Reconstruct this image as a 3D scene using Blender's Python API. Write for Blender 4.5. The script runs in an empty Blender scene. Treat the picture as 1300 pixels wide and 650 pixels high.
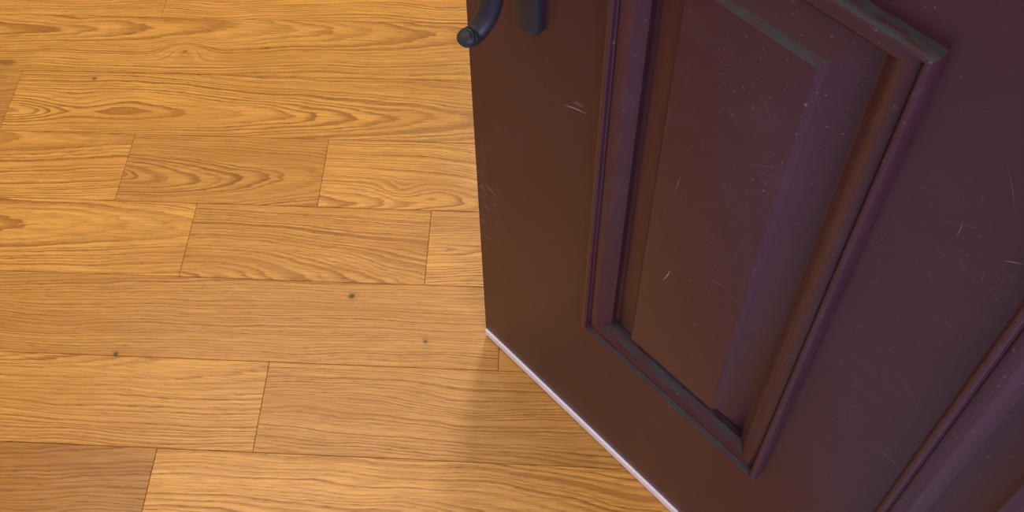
import bpy, bmesh, math, random
from mathutils import Vector, Matrix
random.seed(7)
sc = bpy.context.scene
COL = sc.collection

# ------------------------------------------------------------ helpers
class NT:
    def __init__(self, name):
        self.mat = bpy.data.materials.new(name); self.mat.use_nodes = True
        self.t = self.mat.node_tree; self.t.nodes.clear()
        self.out = self.t.nodes.new('ShaderNodeOutputMaterial')
        self.b = self.t.nodes.new('ShaderNodeBsdfPrincipled')
        self.t.links.new(self.b.outputs[0], self.out.inputs[0])
    def n(self, typ, **kw):
        nd = self.t.nodes.new(typ)
        for k, v in kw.items(): setattr(nd, k, v)
        return nd
    def put(self, sock, v):
        if isinstance(v, bpy.types.NodeSocket): self.t.links.new(v, sock)
        elif v is not None: sock.default_value = v
    def m(self, op, a, b=None, c=None, clamp=False):
        nd = self.n('ShaderNodeMath', operation=op, use_clamp=clamp)
        self.put(nd.inputs[0], a); self.put(nd.inputs[1], b)
        if c is not None: self.put(nd.inputs[2], c)
        return nd.outputs[0]
    def mix(self, f, a, b, blend='MIX'):
        nd = self.n('ShaderNodeMix', data_type='RGBA', blend_type=blend)
        self.put(nd.inputs[0], f); self.put(nd.inputs[6], a); self.put(nd.inputs[7], b)
        return nd.outputs[2]
    def comb(self, x, y, z):
        nd = self.n('ShaderNodeCombineXYZ')
        self.put(nd.inputs[0], x); self.put(nd.inputs[1], y); self.put(nd.inputs[2], z)
        return nd.outputs[0]
    def sep(self, v):
        nd = self.n('ShaderNodeSeparateXYZ'); self.put(nd.inputs[0], v)
        return nd.outputs
    def noise(self, vec, scale=1, detail=2, rough=0.5, dist=0):
        nd = self.n('ShaderNodeTexNoise'); self.put(nd.inputs['Vector'], vec)
        nd.inputs['Scale'].default_value = scale; nd.inputs['Detail'].default_value = detail
        nd.inputs['Roughness'].default_value = rough; nd.inputs['Distortion'].default_value = dist
        return nd.outputs['Fac']
    def rng(self, v, a, b, c=0.0, d=1.0, smooth=True):
        nd = self.n('ShaderNodeMapRange', interpolation_type='SMOOTHSTEP' if smooth else 'LINEAR')
        self.put(nd.inputs[0], v)
        for i, q in enumerate((a, b, c, d)): self.put(nd.inputs[1+i], q)
        return nd.outputs[0]
    def bump(self, h, s, d):
        nd = self.n('ShaderNodeBump'); nd.inputs['Strength'].default_value = s
        nd.inputs['Distance'].default_value = d; self.put(nd.inputs['Height'], h)
        self.t.links.new(nd.outputs[0], self.b.inputs['Normal'])

def rgb(r, g, b): return (r, g, b, 1)

def new_obj(name, verts, faces, mat, parent=None, smooth=None):
    me = bpy.data.meshes.new(name); me.from_pydata(verts, [], faces); me.update()
    bm = bmesh.new(); bm.from_mesh(me); bmesh.ops.recalc_face_normals(bm, faces=bm.faces[:])
    bm.to_mesh(me); bm.free()
    ob = bpy.data.objects.new(name, me); COL.objects.link(ob)
    if mat: me.materials.append(mat)
    if parent: ob.parent = parent
    if smooth is not None:
        me.shade_smooth(); me.set_sharp_from_angle(angle=smooth)
    return ob

def box(name, lo, hi, mat, parent=None, bevel=0.0):
    x0, y0, z0 = lo; x1, y1, z1 = hi
    v = [(x0,y0,z0),(x1,y0,z0),(x1,y1,z0),(x0,y1,z0),(x0,y0,z1),(x1,y0,z1),(x1,y1,z1),(x0,y1,z1)]
    f = [(0,3,2,1),(4,5,6,7),(0,1,5,4),(1,2,6,5),(2,3,7,6),(3,0,4,7)]
    ob = new_obj(name, v, f, mat, parent)
    if bevel:
        md = ob.modifiers.new('bev', 'BEVEL'); md.width = bevel; md.segments = 2
    return ob

# ------------------------------------------------------------ floor material
def floor_material():
    N = NT('oak_planks')
    tc = N.n('ShaderNodeTexCoord'); ob = tc.outputs['Object']
    X, Y, Z = N.sep(ob)
    def attr(nm):
        a = N.n('ShaderNodeAttribute'); a.attribute_name = nm; return a.outputs['Vector']
    cx, cy, seed = N.sep(attr('pc'))
    y0, d, tilt = N.sep(attr('pw'))
    tone, hue, per = N.sep(attr('pt'))
    x = N.m('SUBTRACT', X, cx); y = N.m('SUBTRACT', Y, cy)
    sd = N.m('MULTIPLY', seed, 37.0)
    v1 = N.comb(N.m('MULTIPLY', X, 3.0), N.m('MULTIPLY', Y, 8.0), sd)
    n1 = N.m('SUBTRACT', N.noise(v1, 1, 2, .45), .5)
    v2 = N.comb(N.m('MULTIPLY', X, 20.0), N.m('MULTIPLY', Y, 110.0), N.m('ADD', sd, 5.3))
    n2 = N.m('SUBTRACT', N.noise(v2, 1, 3, .6), .5)
    a = N.m('ADD', N.m('SUBTRACT', y, y0), N.m('MULTIPLY', n1, .052))
    b = N.m('ADD', N.m('MULTIPLY_ADD', x, tilt, d), N.m('MULTIPLY', n1, .012))
    r = N.m('SQRT', N.m('ADD', N.m('MULTIPLY', a, a), N.m('MULTIPLY', b, b)))
    r = N.m('ADD', r, N.m('MULTIPLY', n2, .0042))
    def dist(px, py, sx=1.0):
        dx = N.m('MULTIPLY', N.m('SUBTRACT', X, px), sx); dy = N.m('SUBTRACT', Y, py)
        return N.m('SQRT', N.m('ADD', N.m('MULTIPLY', dx, dx), N.m('MULTIPLY', dy, dy)))
    for (px, py, amp, sig) in [(-.667,1.292,.026,.021),(-.835,1.165,.012,.034),(-.237,1.008,.014,.020)]:
        dd = N.m('DIVIDE', dist(px, py, .55), sig)
        g = N.m('POWER', 2.718, N.m('MULTIPLY', N.m('MULTIPLY', dd, dd), -1.0))
        r = N.m('MULTIPLY_ADD', g, amp, r)
    # uneven growth: some years wide, some narrow
    rw = N.m('MULTIPLY_ADD', N.m('SUBTRACT', N.noise(N.comb(N.m('MULTIPLY', r, 55.0), sd, 0), 1, 2, .5), .5), .022, r)
    ph = N.m('FRACT', N.m('DIVIDE', rw, per))
    ring = N.m('MULTIPLY', N.rng(ph, .30, .88), N.rng(ph, 1.0, .92))
    rvar = N.noise(N.comb(N.m('MULTIPLY', r, 110.0), sd, N.m('MULTIPLY', X, 1.2)), 1, 3, .6)
    ring = N.m('MULTIPLY', ring, N.rng(rvar, .28, .66, .12, 1.0))
    Yw = N.m('ADD', Y, N.m('MULTIPLY', n1, .03))
    fib = N.noise(N.comb(N.m('MULTIPLY', X, 14.0), N.m('MULTIPLY', Yw, 420.0), sd), 1, 3, .65)
    por = N.noise(N.comb(N.m('MULTIPLY', X, 50.0), N.m('MULTIPLY', Yw, 900.0), sd), 1, 2, .5)
    pore = N.m('MULTIPLY', N.rng(por, .52, .66), N.m('MULTIPLY_ADD', ring, .75, .25))
    cloud = N.noise(N.comb(N.m('MULTIPLY', X, 4.0), N.m('MULTIPLY', Y, 26.0), N.m('ADD', sd, 9.0)), 1, 3, .55)
    c = N.mix(N.m('MULTIPLY', ring, .92), rgb(.68, .362, .082), rgb(.28, .108, .016))
    c = N.mix(N.m('MULTIPLY', N.rng(fib, .38, .68), .52), c, rgb(.34, .142, .022))
    c = N.mix(N.m('MULTIPLY', pore, .78), c, rgb(.11, .038, .007))
    c = N.mix(N.rng(cloud, .42, .75, 0, .48), c, rgb(.42, .182, .030))
    c = N.mix(hue, c, rgb(.38, .13, .020))
    vm = N.n('ShaderNodeVectorMath', operation='SCALE'); N.put(vm.inputs[0], c); N.put(vm.inputs[3], tone)
    c = vm.outputs[0]
    for (px, py, rad, s, st) in [(-.294,.811,.0048,1,.95),(-.639,.703,.0044,1,.95),(-.173,.741,.0036,1,.95),(-.819,1.223,.0030,1,.85),(-.994,1.256,.009,.4,.5),(-.667,1.292,.0036,.8,.5)]:
        dd = N.m('ADD', dist(px, py, s), N.m('MULTIPLY', n2, .007))
        c = N.mix(N.rng(dd, rad*.35, rad*1.15, st, 0), c, rgb(.028, .011, .005))
        c = N.mix(N.rng(dd, rad, rad*3.0, .30*st, 0), c, rgb(.22, .08, .015))
    N.put(N.b.inputs['Base Color'], c)
    N.put(N.b.inputs['Roughness'], N.m('MULTIPLY_ADD', fib, .14, .26))
    N.b.inputs['Specular IOR Level'].default_value = .40
    h = N.m('SUBTRACT', N.m('MULTIPLY', fib, .5), N.m('ADD', pore, N.m('MULTIPLY', ring, .3)))
    N.bump(h, .22, .0006)
    return N.mat

def simple(name, col, rough, bumpscale=0, bumpd=.0005, var=.08):
    N = NT(name)
    tc = N.n('ShaderNodeTexCoord'); n = N.noise(tc.outputs['Object'], 6, 3, .6)
    c = N.mix(n, rgb(*[q*(1-var) for q in col]), rgb(*[min(1, q*(1+var)) for q in col]))
    N.put(N.b.inputs['Base Color'], c); N.b.inputs['Roughness'].default_value = rough
    if bumpscale: N.bump(N.noise(tc.outputs['Object'], bumpscale, 3, .6), .3, bumpd)
    return N.mat

def door_material():
    N = NT('brown_door_paint')
    tc = N.n('ShaderNodeTexCoord'); ob = tc.outputs['Object']
    x, y, z = N.sep(ob)
    big = N.noise(ob, 3.0, 4, .6); mid = N.noise(ob, 22.0, 4, .6)
    fine = N.noise(ob, 650.0, 2, .5)
    c = N.mix(N.rng(big, .3, .7), rgb(.044, .0105, .0190), rgb(.054, .0145, .0245))
    haze = N.m('MULTIPLY', N.rng(mid, .50, .78), N.rng(big, .35, .65))
    c = N.mix(N.m('MULTIPLY', haze, .12), c, rgb(.15, .11, .14))
    spk = N.rng(N.noise(ob, 260.0, 1, .5), .715, .77)
    c = N.mix(N.m('MULTIPLY', spk, .42), c, rgb(.26, .19, .21))
    wp = N.noise(N.comb(N.m('MULTIPLY', N.m('ADD', x, N.m('MULTIPLY', z, .8)), 14), 0, N.m('MULTIPLY', N.m('SUBTRACT', z, N.m('MULTIPLY', x, .8)), 160)), 1, 3, .7)
    c = N.mix(N.m('MULTIPLY', N.m('MULTIPLY', N.rng(wp, .62, .78), N.rng(big, .4, .62)), .32), c, rgb(.20, .16, .19))
    e1 = N.m('MULTIPLY', N.rng(x, .0, .055, 1, 0), N.rng(N.noise(ob, 60.0, 4, .7), .50, .68))
    e1 = N.m('MULTIPLY', e1, N.m('MULTIPLY', N.rng(z, .28, .36), N.rng(z, .56, .44)))
    c = N.mix(N.m('MULTIPLY', e1, .45), c, rgb(.22, .16, .28))
    geo = N.n('ShaderNodeNewGeometry'); nz = N.sep(geo.outputs['Normal'])[2]
    up = N.rng(nz, .40, .62)
    dn = N.noise(N.comb(N.m('MULTIPLY', x, 40), N.m('MULTIPLY', y, 160), N.m('MULTIPLY', z, 120)), 1, 5, .7)
    dust = N.m('MULTIPLY', up, N.rng(dn, .40, .60, .10, .95))
    c = N.mix(dust, c, rgb(.034, .044, .042))
    N.put(N.b.inputs['Base Color'], c)
    ro = N.m('ADD', N.m('MULTIPLY_ADD', haze, .10, .35), N.m('MULTIPLY', dust, .30))
    N.put(N.b.inputs['Roughness'], ro)
    N.b.inputs['Specular IOR Level'].default_value = .42
    N.bump(N.m('ADD', fine, N.m('MULTIPLY', mid, .6)), .12, .0006)
    return N.mat

M_floor = floor_material()
M_door = door_material()
M_gap = simple('dark_joint', (.05, .02, .008), .8)
M_wall = simple('warm_plaster', (.78, .73, .67), .8)
M_ceil = simple('ceiling_paint', (.80, .77, .72), .85)
M_strip = simple('pale_strip', (.92, .91, 1.0), .5)
M_tile = simple('added_reflector_tile', (.42, .37, .45), .45)
M_stone = simple('added_slab_concrete', (.40, .38, .43), .8, 60, .002)
M_iron = simple('dark_bronze_metal', (.022, .023, .034), .48, 90, .0006, .3)
M_iron.node_tree.nodes['Principled BSDF'].inputs['Metallic'].default_value = .3
M_scr = simple('scratch_pale', (.28, .21, .24), .6)
M_scr2 = simple('scratch_faint', (.12, .07, .088), .5)

# ------------------------------------------------------------ floor
PHI = -0.09242; W = 0.13471; O = 1.37337
known = {-1: [-.732], 0: [-1.62, .20], 1: [-.957, .10], 2: [-1.27, -.713, -.372, .17],
         3: [-1.10, -.573, -.183, .33], 4: [-1.06, -.062], 5: [-1.02, -.404, .27], 6: [-1.05, -.542, .32]}
# tone, redness, y0, d, tilt, period
style = {(1,1):(1.0,.00,-.02,.045,.070,.0052),(2,1):(1.04,.03,.060,.060,.03,.0046),
 (2,2):(.88,.10,-.015,.030,.13,.0050),(2,3):(1.06,.02,-.055,.045,.08,.0046),
 (3,1):(1.04,.02,.020,.035,.06,.0048),(3,2):(.95,.08,-.075,.050,.11,.0044),(3,3):(1.05,.02,-.01,.03,.12,.0046),
 (4,1):(.91,.12,.10,.035,.04,.0044),(5,1):(1.0,.06,.070,.045,.05,.0052),(5,2):(.91,.12,-.09,.045,.05,.0046),
 (6,1):(.76,.32,.09,.06,.05,.0048),(6,2):(1.08,.04,-.02,.035,.09,.0062),(0,1):(.98,.03,.04,.04,.05,.0050),(-1,1):(1.05,.02,.05,.05,.05,.005),(1,0):(.80,.12,.05,.05,.05,.005)}
V = []; Fc = []; A = {'pc': [], 'pw': [], 'pt': []}
UMIN, UMAX = -2.55, 2.3
for k in range(-22, 8):
    vt = O - k*W; vb = vt - W
    js = sorted(known.get(k, []))
    if not js: js = [random.uniform(-.3, .3)]
    first = js[0]; u = first; left = []
    while u > UMIN:
        u -= random.choice([.36, .45, .6, .75, .95]); left.append(u)
    u = js[-1]; right = []
    while u < UMAX:
        u += random.choice([.36, .45, .6, .75, .95]); right.append(u)
    allj = sorted(left) + js + right
    for i in range(len(allj)-1):
        a, b = allj[i], allj[i+1]
        a0, b0 = max(a, UMIN), min(b, UMAX)
        if b0 - a0 < .01: continue
        key = None
        if k in known:
            j = js.index(a)+1 if a in js else (0 if b == js[0] else None)
            key = (k, j)
        st = style.get(key) or (random.uniform(.9, 1.05), random.uniform(0, .12), random.uniform(-.08, .08),
                                random.uniform(.03, .06), random.choice([-1, 1])*random.uniform(.04, .09), random.uniform(.0044, .0054))
        g, e, cz = .0002, .0009, .0008
        n0 = len(V)
        for off, z in [(g, -.0022), (g, -cz), (e, 0)]:
            V += [(a0+off, vb+off, z), (b0-off, vb+off, z), (b0-off, vt-off, z), (a0+off, vt-off, z)]
        for L in range(2):
            for q in range(4):
                Fc.append((n0+4*L+q, n0+4*L+(q+1) % 4, n0+4*L+4+(q+1) % 4, n0+4*L+4+q))
        Fc.append((n0+8, n0+9, n0+10, n0+11))
        sd = random.random()
        for _ in range(12):
            A['pc'] += [(a+b)/2, (vt+vb)/2, sd]; A['pw'] += [st[2], st[3], st[4]]; A['pt'] += [st[0], st[1], st[5]]
n0 = len(V)
vmin = min(v[1] for v in V); vmax = max(v[1] for v in V)
V += [(UMIN, vmin, -.0022), (UMAX, vmin, -.0022), (UMAX, vmax, -.0022), (UMIN, vmax, -.0022)]
V += [(UMIN, vmin, -.03), (UMAX, vmin, -.03), (UMAX, vmax, -.03), (UMIN, vmax, -.03)]
Fc_gap = [(n0, n0+1, n0+2, n0+3), (n0+4, n0+5, n0+6, n0+7)] + [(n0+q, n0+(q+1) % 4, n0+4+(q+1) % 4, n0+4+q) for q in range(4)]
me = bpy.data.meshes.new('floor'); me.from_pydata(V, [], Fc + Fc_gap); me.update()
me.materials.append(M_floor); me.materials.append(M_gap)
for p in me.polygons[len(Fc):]: p.material_index = 1
for nm, data in A.items():
    data += [0.0]*(3*len(V)-len(data))
    at = me.attributes.new(nm, 'FLOAT_VECTOR', 'POINT'); at.data.foreach_set('vector', data)
floor = bpy.data.objects.new('floor', me); COL.objects.link(floor)
floor.rotation_euler = (0, 0, PHI)
# pale unseen tiles added for the door's lavender reflection, last plank row to doorway
V = []; Fc = []
ts = .30
for i in range(-8, 8):
    for j in range(3):
        x0, x1 = i*ts+.0015, (i+1)*ts-.0015; y1 = vmin-j*ts-.0015; y0_ = y1-ts+.003
        n0 = len(V); V += [(x0,y0_,-.001),(x1,y0_,-.001),(x1,y1,-.001),(x0,y1,-.001)]; Fc.append((n0,n0+1,n0+2,n0+3))
n0 = len(V); V += [(-2.4, vmin-.9, -.003), (2.4, vmin-.9, -.003), (2.4, vmin, -.003), (-2.4, vmin, -.003)]; Fc.append((n0,n0+1,n0+2,n0+3))
et = new_obj('added_reflector_tiles', V, Fc, M_tile); et.parent = floor

# ------------------------------------------------------------ door
door = bpy.data.objects.new('door_1', None); COL.objects.link(door)
PSI = -0.84359
door.location = (-0.01183, 0.76219, 0); door.rotation_euler = (0, 0, PSI)
ZB = .019; ZT = 2.06; DW = 1.006; TH = .045
PS = [(.189, .448), (.558, .817)]; PZ = [(.322, 1.058), (1.20, 1.88)]
prof = [(0,0),(.0003,.007),(.0012,.0108),(.0028,.0132),(.0048,.0140),(.0066,.0138),(.0080,.0125),(.0086,.0090),(.0098,.0076),
        (.0115,.0088),(.0145,.0096),(.0185,.0092),(.022,.0080),(.026,.0056),(.030,.0026),(.0335,-.0002),(.0352,-.0012),(.0356,-.0075),
        (.039,-.0085),(.0400,-.0083),(.0680,.0046),(.0688,.0052),(.0722,.0102),(.0730,.0108),(.0738,.0110)]
V = []; Fc = []; idx = {}
def vid(p):
    q = tuple(round(c, 6) for c in p)
    if q not in idx: idx[q] = len(V); V.append(q)
    return idx[q]
S = sorted([0, DW] + [a for p in PS for a in p]); Zs = sorted([ZB, ZT] + [a for p in PZ for a in p])
for i in range(len(S)-1):
    for j in range(len(Zs)-1):
        if any(abs(S[i]-a) < 1e-6 for a, b in PS) and any(abs(Zs[j]-a) < 1e-6 for a, b in PZ): continue
        Fc.append([vid((S[i], 0, Zs[j])), vid((S[i+1], 0, Zs[j])), vid((S[i+1], 0, Zs[j+1])), vid((S[i], 0, Zs[j+1]))])
for a, b in PS:
    for c, d in PZ:
        prev = None
        for t, h in prof:
            loop = [vid((a+t, -h, c+t)), vid((b-t, -h, c+t)), vid((b-t, -h, d-t)), vid((a+t, -h, d-t))]
            if prev:
                for q in range(4): Fc.append([prev[q], prev[(q+1) % 4], loop[(q+1) % 4], loop[q]])
            prev = loop
        Fc.append(prev)
for i in range(len(S)-1):
    Fc.append([vid((S[i],0,ZB)), vid((S[i+1],0,ZB)), vid((S[i+1],TH,ZB)), vid((S[i],TH,ZB))])
    Fc.append([vid((S[i],0,ZT)), vid((S[i+1],0,ZT)), vid((S[i+1],TH,ZT)), vid((S[i],TH,ZT))])
    for j in range(len(Zs)-1):
        Fc.append([vid((S[i],TH,Zs[j])), vid((S[i+1],TH,Zs[j])), vid((S[i+1],TH,Zs[j+1])), vid((S[i],TH,Zs[j+1]))])
for j in range(len(Zs)-1):
    for s in (0, DW): Fc.append([vid((s,0,Zs[j])), vid((s,0,Zs[j+1])), vid((s,TH,Zs[j+1])), vid((s,TH,Zs[j]))])
slab = new_obj('panelled_leaf', V, Fc, M_door, door, smooth=math.radians(28))
strip = box('bottom_pale_strip', (0.001, -.0030, .004), (DW-.001, .030, .019), M_strip, door, .001)  # plain pale strip along the bottom edge of the leaf

scr = [((.137,.707),(.167,.721),.0020),((.294,.597),(.288,.567),.0013),((.012,.430),(.036,.422),.0014),((.003,.296),(.024,.305),.0014),
 ((.523,.564),(.564,.556),.0007),((.535,.910),(.546,.919),.0008),((.501,.921),(.502,.902),.0004),
 ((.284,.725),(.287,.756),.0004),((.332,.633),(.360,.642),.0005),((.225,.214),(.238,.214),.0012),
 ((.317,.289),(.330,.279),.0011),((.560,.560),(.566,.568),.0012)]
fnt = [((.506,.998),(.525,.960),.0006),((.512,.699),(.560,.647),.0006),((.534,.872),(.549,.883),.0005),((.069,.575),(.085,.603),.0009),((.128,.330),(.144,.328),.0010),
       ((.148,.722),(.162,.728),.0050),((.018,.395),(.040,.405),.0030),((.10,.25),(.108,.262),.0012)]
rr = random.Random(3)
for _ in range(120):
    s = rr.choice([rr.uniform(.01,.17), rr.uniform(.275,.365), rr.uniform(.47,.545), rr.uniform(.47,.545)]); z = rr.uniform(.05, .30) if s < .17 and rr.random() < .4 else rr.uniform(.42, 1.0)
    an = rr.gauss(-.8, .9); L = rr.uniform(.002, .020)
    b_ = (s+L*math.cos(an), z+L*math.sin(an))
    fnt.append(((s, z), b_, rr.uniform(.0003, .0008)))
def slivers(name, lst, mat):
    V = []; Fc = []
    for (a, b, w) in lst:
        a = Vector(a); b = Vector(b); dv = b-a; nv = Vector((-dv.y, dv.x)).normalized()
        n = 5; base = len(V)
        hh = .0110 if (.262 < a.x < .375 and .40 < a.y < .98) else 0
        for i in range(n+1):
            t = i/n; ww = math.sin(math.pi*min(max(t, .05), .95))*w*.5
            c = a+dv*t + nv*math.sin(t*math.pi)*dv.length*.03
            for sg in (-1, 1): V.append((c.x+sg*nv.x*ww, -hh-.00006, c.y+sg*nv.y*ww))
        for i in range(n): Fc.append((base+2*i, base+2*i+1, base+2*i+3, base+2*i+2))
    new_obj(name, V, Fc, mat, door)
slivers('scratch_marks', scr, M_scr); slivers('faint_scuffs', fnt, M_scr2)

for zc in (.25, 1.05, 1.8):
    bm = bmesh.new()
    bmesh.ops.create_cone(bm, cap_ends=True, segments=16, radius1=.007, radius2=.007, depth=.1, matrix=Matrix.Translation((DW+.004, TH+.004, zc)))
    me = bpy.data.meshes.new('hinge'); bm.to_mesh(me); bm.free(); me.materials.append(M_iron)
    o = bpy.data.objects.new('hinge', me); COL.objects.link(o); o.parent = door

# ------------------------------------------------------------ handle
def sweep(name, pts, rads, mat, parent, flat=1.0, seg=16):
    P = [Vector(p) for p in pts]
    Q = []; R = []
    for i in range(len(P)-1):
        p0 = P[max(i-1, 0)]; p1 = P[i]; p2 = P[i+1]; p3 = P[min(i+2, len(P)-1)]
        for j in range(8):
            t = j/8
            Q.append(.5*((2*p1)+(p2-p0)*t+(2*p0-5*p1+4*p2-p3)*t*t+(3*p1-p0-3*p2+p3)*t**3)); R.append(rads[i]*(1-t)+rads[i+1]*t)
    Q.append(P[-1]); R.append(rads[-1])
    V = []; F = []
    for i, q in enumerate(Q):
        tg = (Q[min(i+1, len(Q)-1)]-Q[max(i-1, 0)]).normalized()
        sx = Vector((1, 0, 0)); nn = tg.cross(sx).normalized()
        for k in range(seg):
            an = 2*math.pi*k/seg
            V.append(tuple(q+sx*math.cos(an)*R[i]*flat+nn*math.sin(an)*R[i]))
    for i in range(len(Q)-1):
        for k in range(seg): F.append((i*seg+k, i*seg+(k+1) % seg, (i+1)*seg+(k+1) % seg, (i+1)*seg+k))
    F.append(tuple(range(seg))); F.append(tuple(range((len(Q)-1)*seg, len(Q)*seg)))
    return new_obj(name, V, F, mat, parent, smooth=math.radians(50))
handle = bpy.data.objects.new('door_handle', None); COL.objects.link(handle)
handle.location = door.location; handle.rotation_euler = door.rotation_euler
HS = .090
V = []; F = []; loops = []
zb, zt, hw = .782, 1.10, .0175
def outline(r, zb, zt):
    o = []
    for k in range(13): an = math.pi + math.pi*k/12; o.append((HS+r*math.cos(an), zb+r+r*math.sin(an)))
    for k in range(13): an = math.pi*k/12; o.append((HS+r*math.cos(an), zt-r+r*math.sin(an)))
    return o
for r, h, ins in [(hw, 0, 0), (hw, .006, 0), (hw-.002, .009, .002), (hw-.006, .0115, .006), (hw-.012, .0125, .012)]:
    o = outline(r, zb+ins, zt-ins); n0 = len(V); V += [(s, -h, z) for s, z in o]; loops.append(n0)
n = 26
for a, b in zip(loops, loops[1:]):
    for k in range(n): F.append((a+k, a+(k+1) % n, b+(k+1) % n, b+k))
F.append(tuple(range(loops[-1], loops[-1]+n))); F.append(tuple(range(0, n)))
new_obj('back_plate', V, F, M_iron, handle, smooth=math.radians(35))
# cast pull that narrows, sweeps outward and ends in a flared lip
pts = [(.010,1.06),(.030,1.065),(.044,1.045),(.050,1.00),(.050,.94),(.047,.900),(.047,.872),(.052,.851),(.0605,.840),(.069,.835),(.0765,.8355),(.081,.839),(.083,.842)]
rad = [.011,.010,.010,.010,.0110,.0112,.0108,.0102,.0095,.0092,.0095,.0085,.0060]
sweep('pull_grip', [(HS, -h, z) for h, z in pts], rad, M_iron, handle, 1.05)

# ------------------------------------------------------------ room shell
box('wall_back', (-2.6, 3.6, 0), (2.4, 3.75, 2.6), M_wall)
box('wall_left', (-2.6, -.2, 0), (-2.45, 3.6, 2.6), M_wall)
box('wall_right', (2.2, -.2, 0), (2.4, 3.6, 2.6), M_wall)
wf = bpy.data.objects.new('wall_front', None); COL.objects.link(wf)
box('left_section', (-2.6, -.25, 0), (-.40, -.07, 2.6), M_wall, wf)
box('right_section', (.74, -.25, 0), (2.4, -.07, 2.6), M_wall, wf)
box('header', (-.40, -.25, 2.14), (.74, -.07, 2.6), M_wall, wf)
box('ceiling', (-2.6, -.25, 2.6), (2.4, 3.75, 2.7), M_ceil)
box('added_reflector_slab', (-4, -4.5, -.12), (4, -.14, -.02), M_stone)  # unseen outdoor slab, added so the door picks up a cool reflection

# ------------------------------------------------------------ lights
def area(name, loc, target, size, power, col, sy=None):
    l = bpy.data.lights.new(name, 'AREA'); l.energy = power; l.color = col; l.size = size
    if sy: l.shape = 'RECTANGLE'; l.size_y = sy
    o = bpy.data.objects.new(name, l); COL.objects.link(o); o.location = loc
    o.rotation_euler = (Vector(target)-Vector(loc)).to_track_quat('-Z', 'Y').to_euler(); return o
area('ceiling_lamp', (-.8, 1.4, 2.55), (-.8, 1.4, 0), 1.3, 26, (1, .90, .72), 1.3)
area('ceiling_lamp.001', (.5, 2.5, 2.55), (.0, 1.4, 0), .45, 42, (1, .90, .72), .45)
area('daylight', (1.1, -1.9, 1.9), (.2, .5, .6), 1.4, 50, (.86, .78, 1.0))
w = bpy.data.worlds.new('sky'); sc.world = w; w.use_nodes = True
bg = w.node_tree.nodes['Background']; bg.inputs[0].default_value = (.72, .70, 1.0, 1); bg.inputs[1].default_value = 0.8

# ------------------------------------------------------------ camera
cam = bpy.data.cameras.new('camera'); co = bpy.data.objects.new('camera', cam); COL.objects.link(co)
pitch, roll = 0.85979, -0.04904
fwd = Vector((0, math.cos(pitch), -math.sin(pitch))); right = Vector((1, 0, 0)); up = Vector((0, math.sin(pitch), math.cos(pitch)))
R = right*math.cos(roll)+up*math.sin(roll); U = -right*math.sin(roll)+up*math.cos(roll)
co.matrix_world = Matrix(((R.x, U.x, -fwd.x, 0), (R.y, U.y, -fwd.y, 0), (R.z, U.z, -fwd.z, 1.6), (0, 0, 0, 1)))
cam.sensor_width = 36; cam.lens = 1437.47/1300*36
cam.shift_x = 41.779/1300; cam.shift_y = -293.998/1300
cam.clip_start = .01
sc.camera = co
try:
    sc.view_settings.view_transform = 'Standard'; sc.view_settings.look = 'None'
except Exception: pass
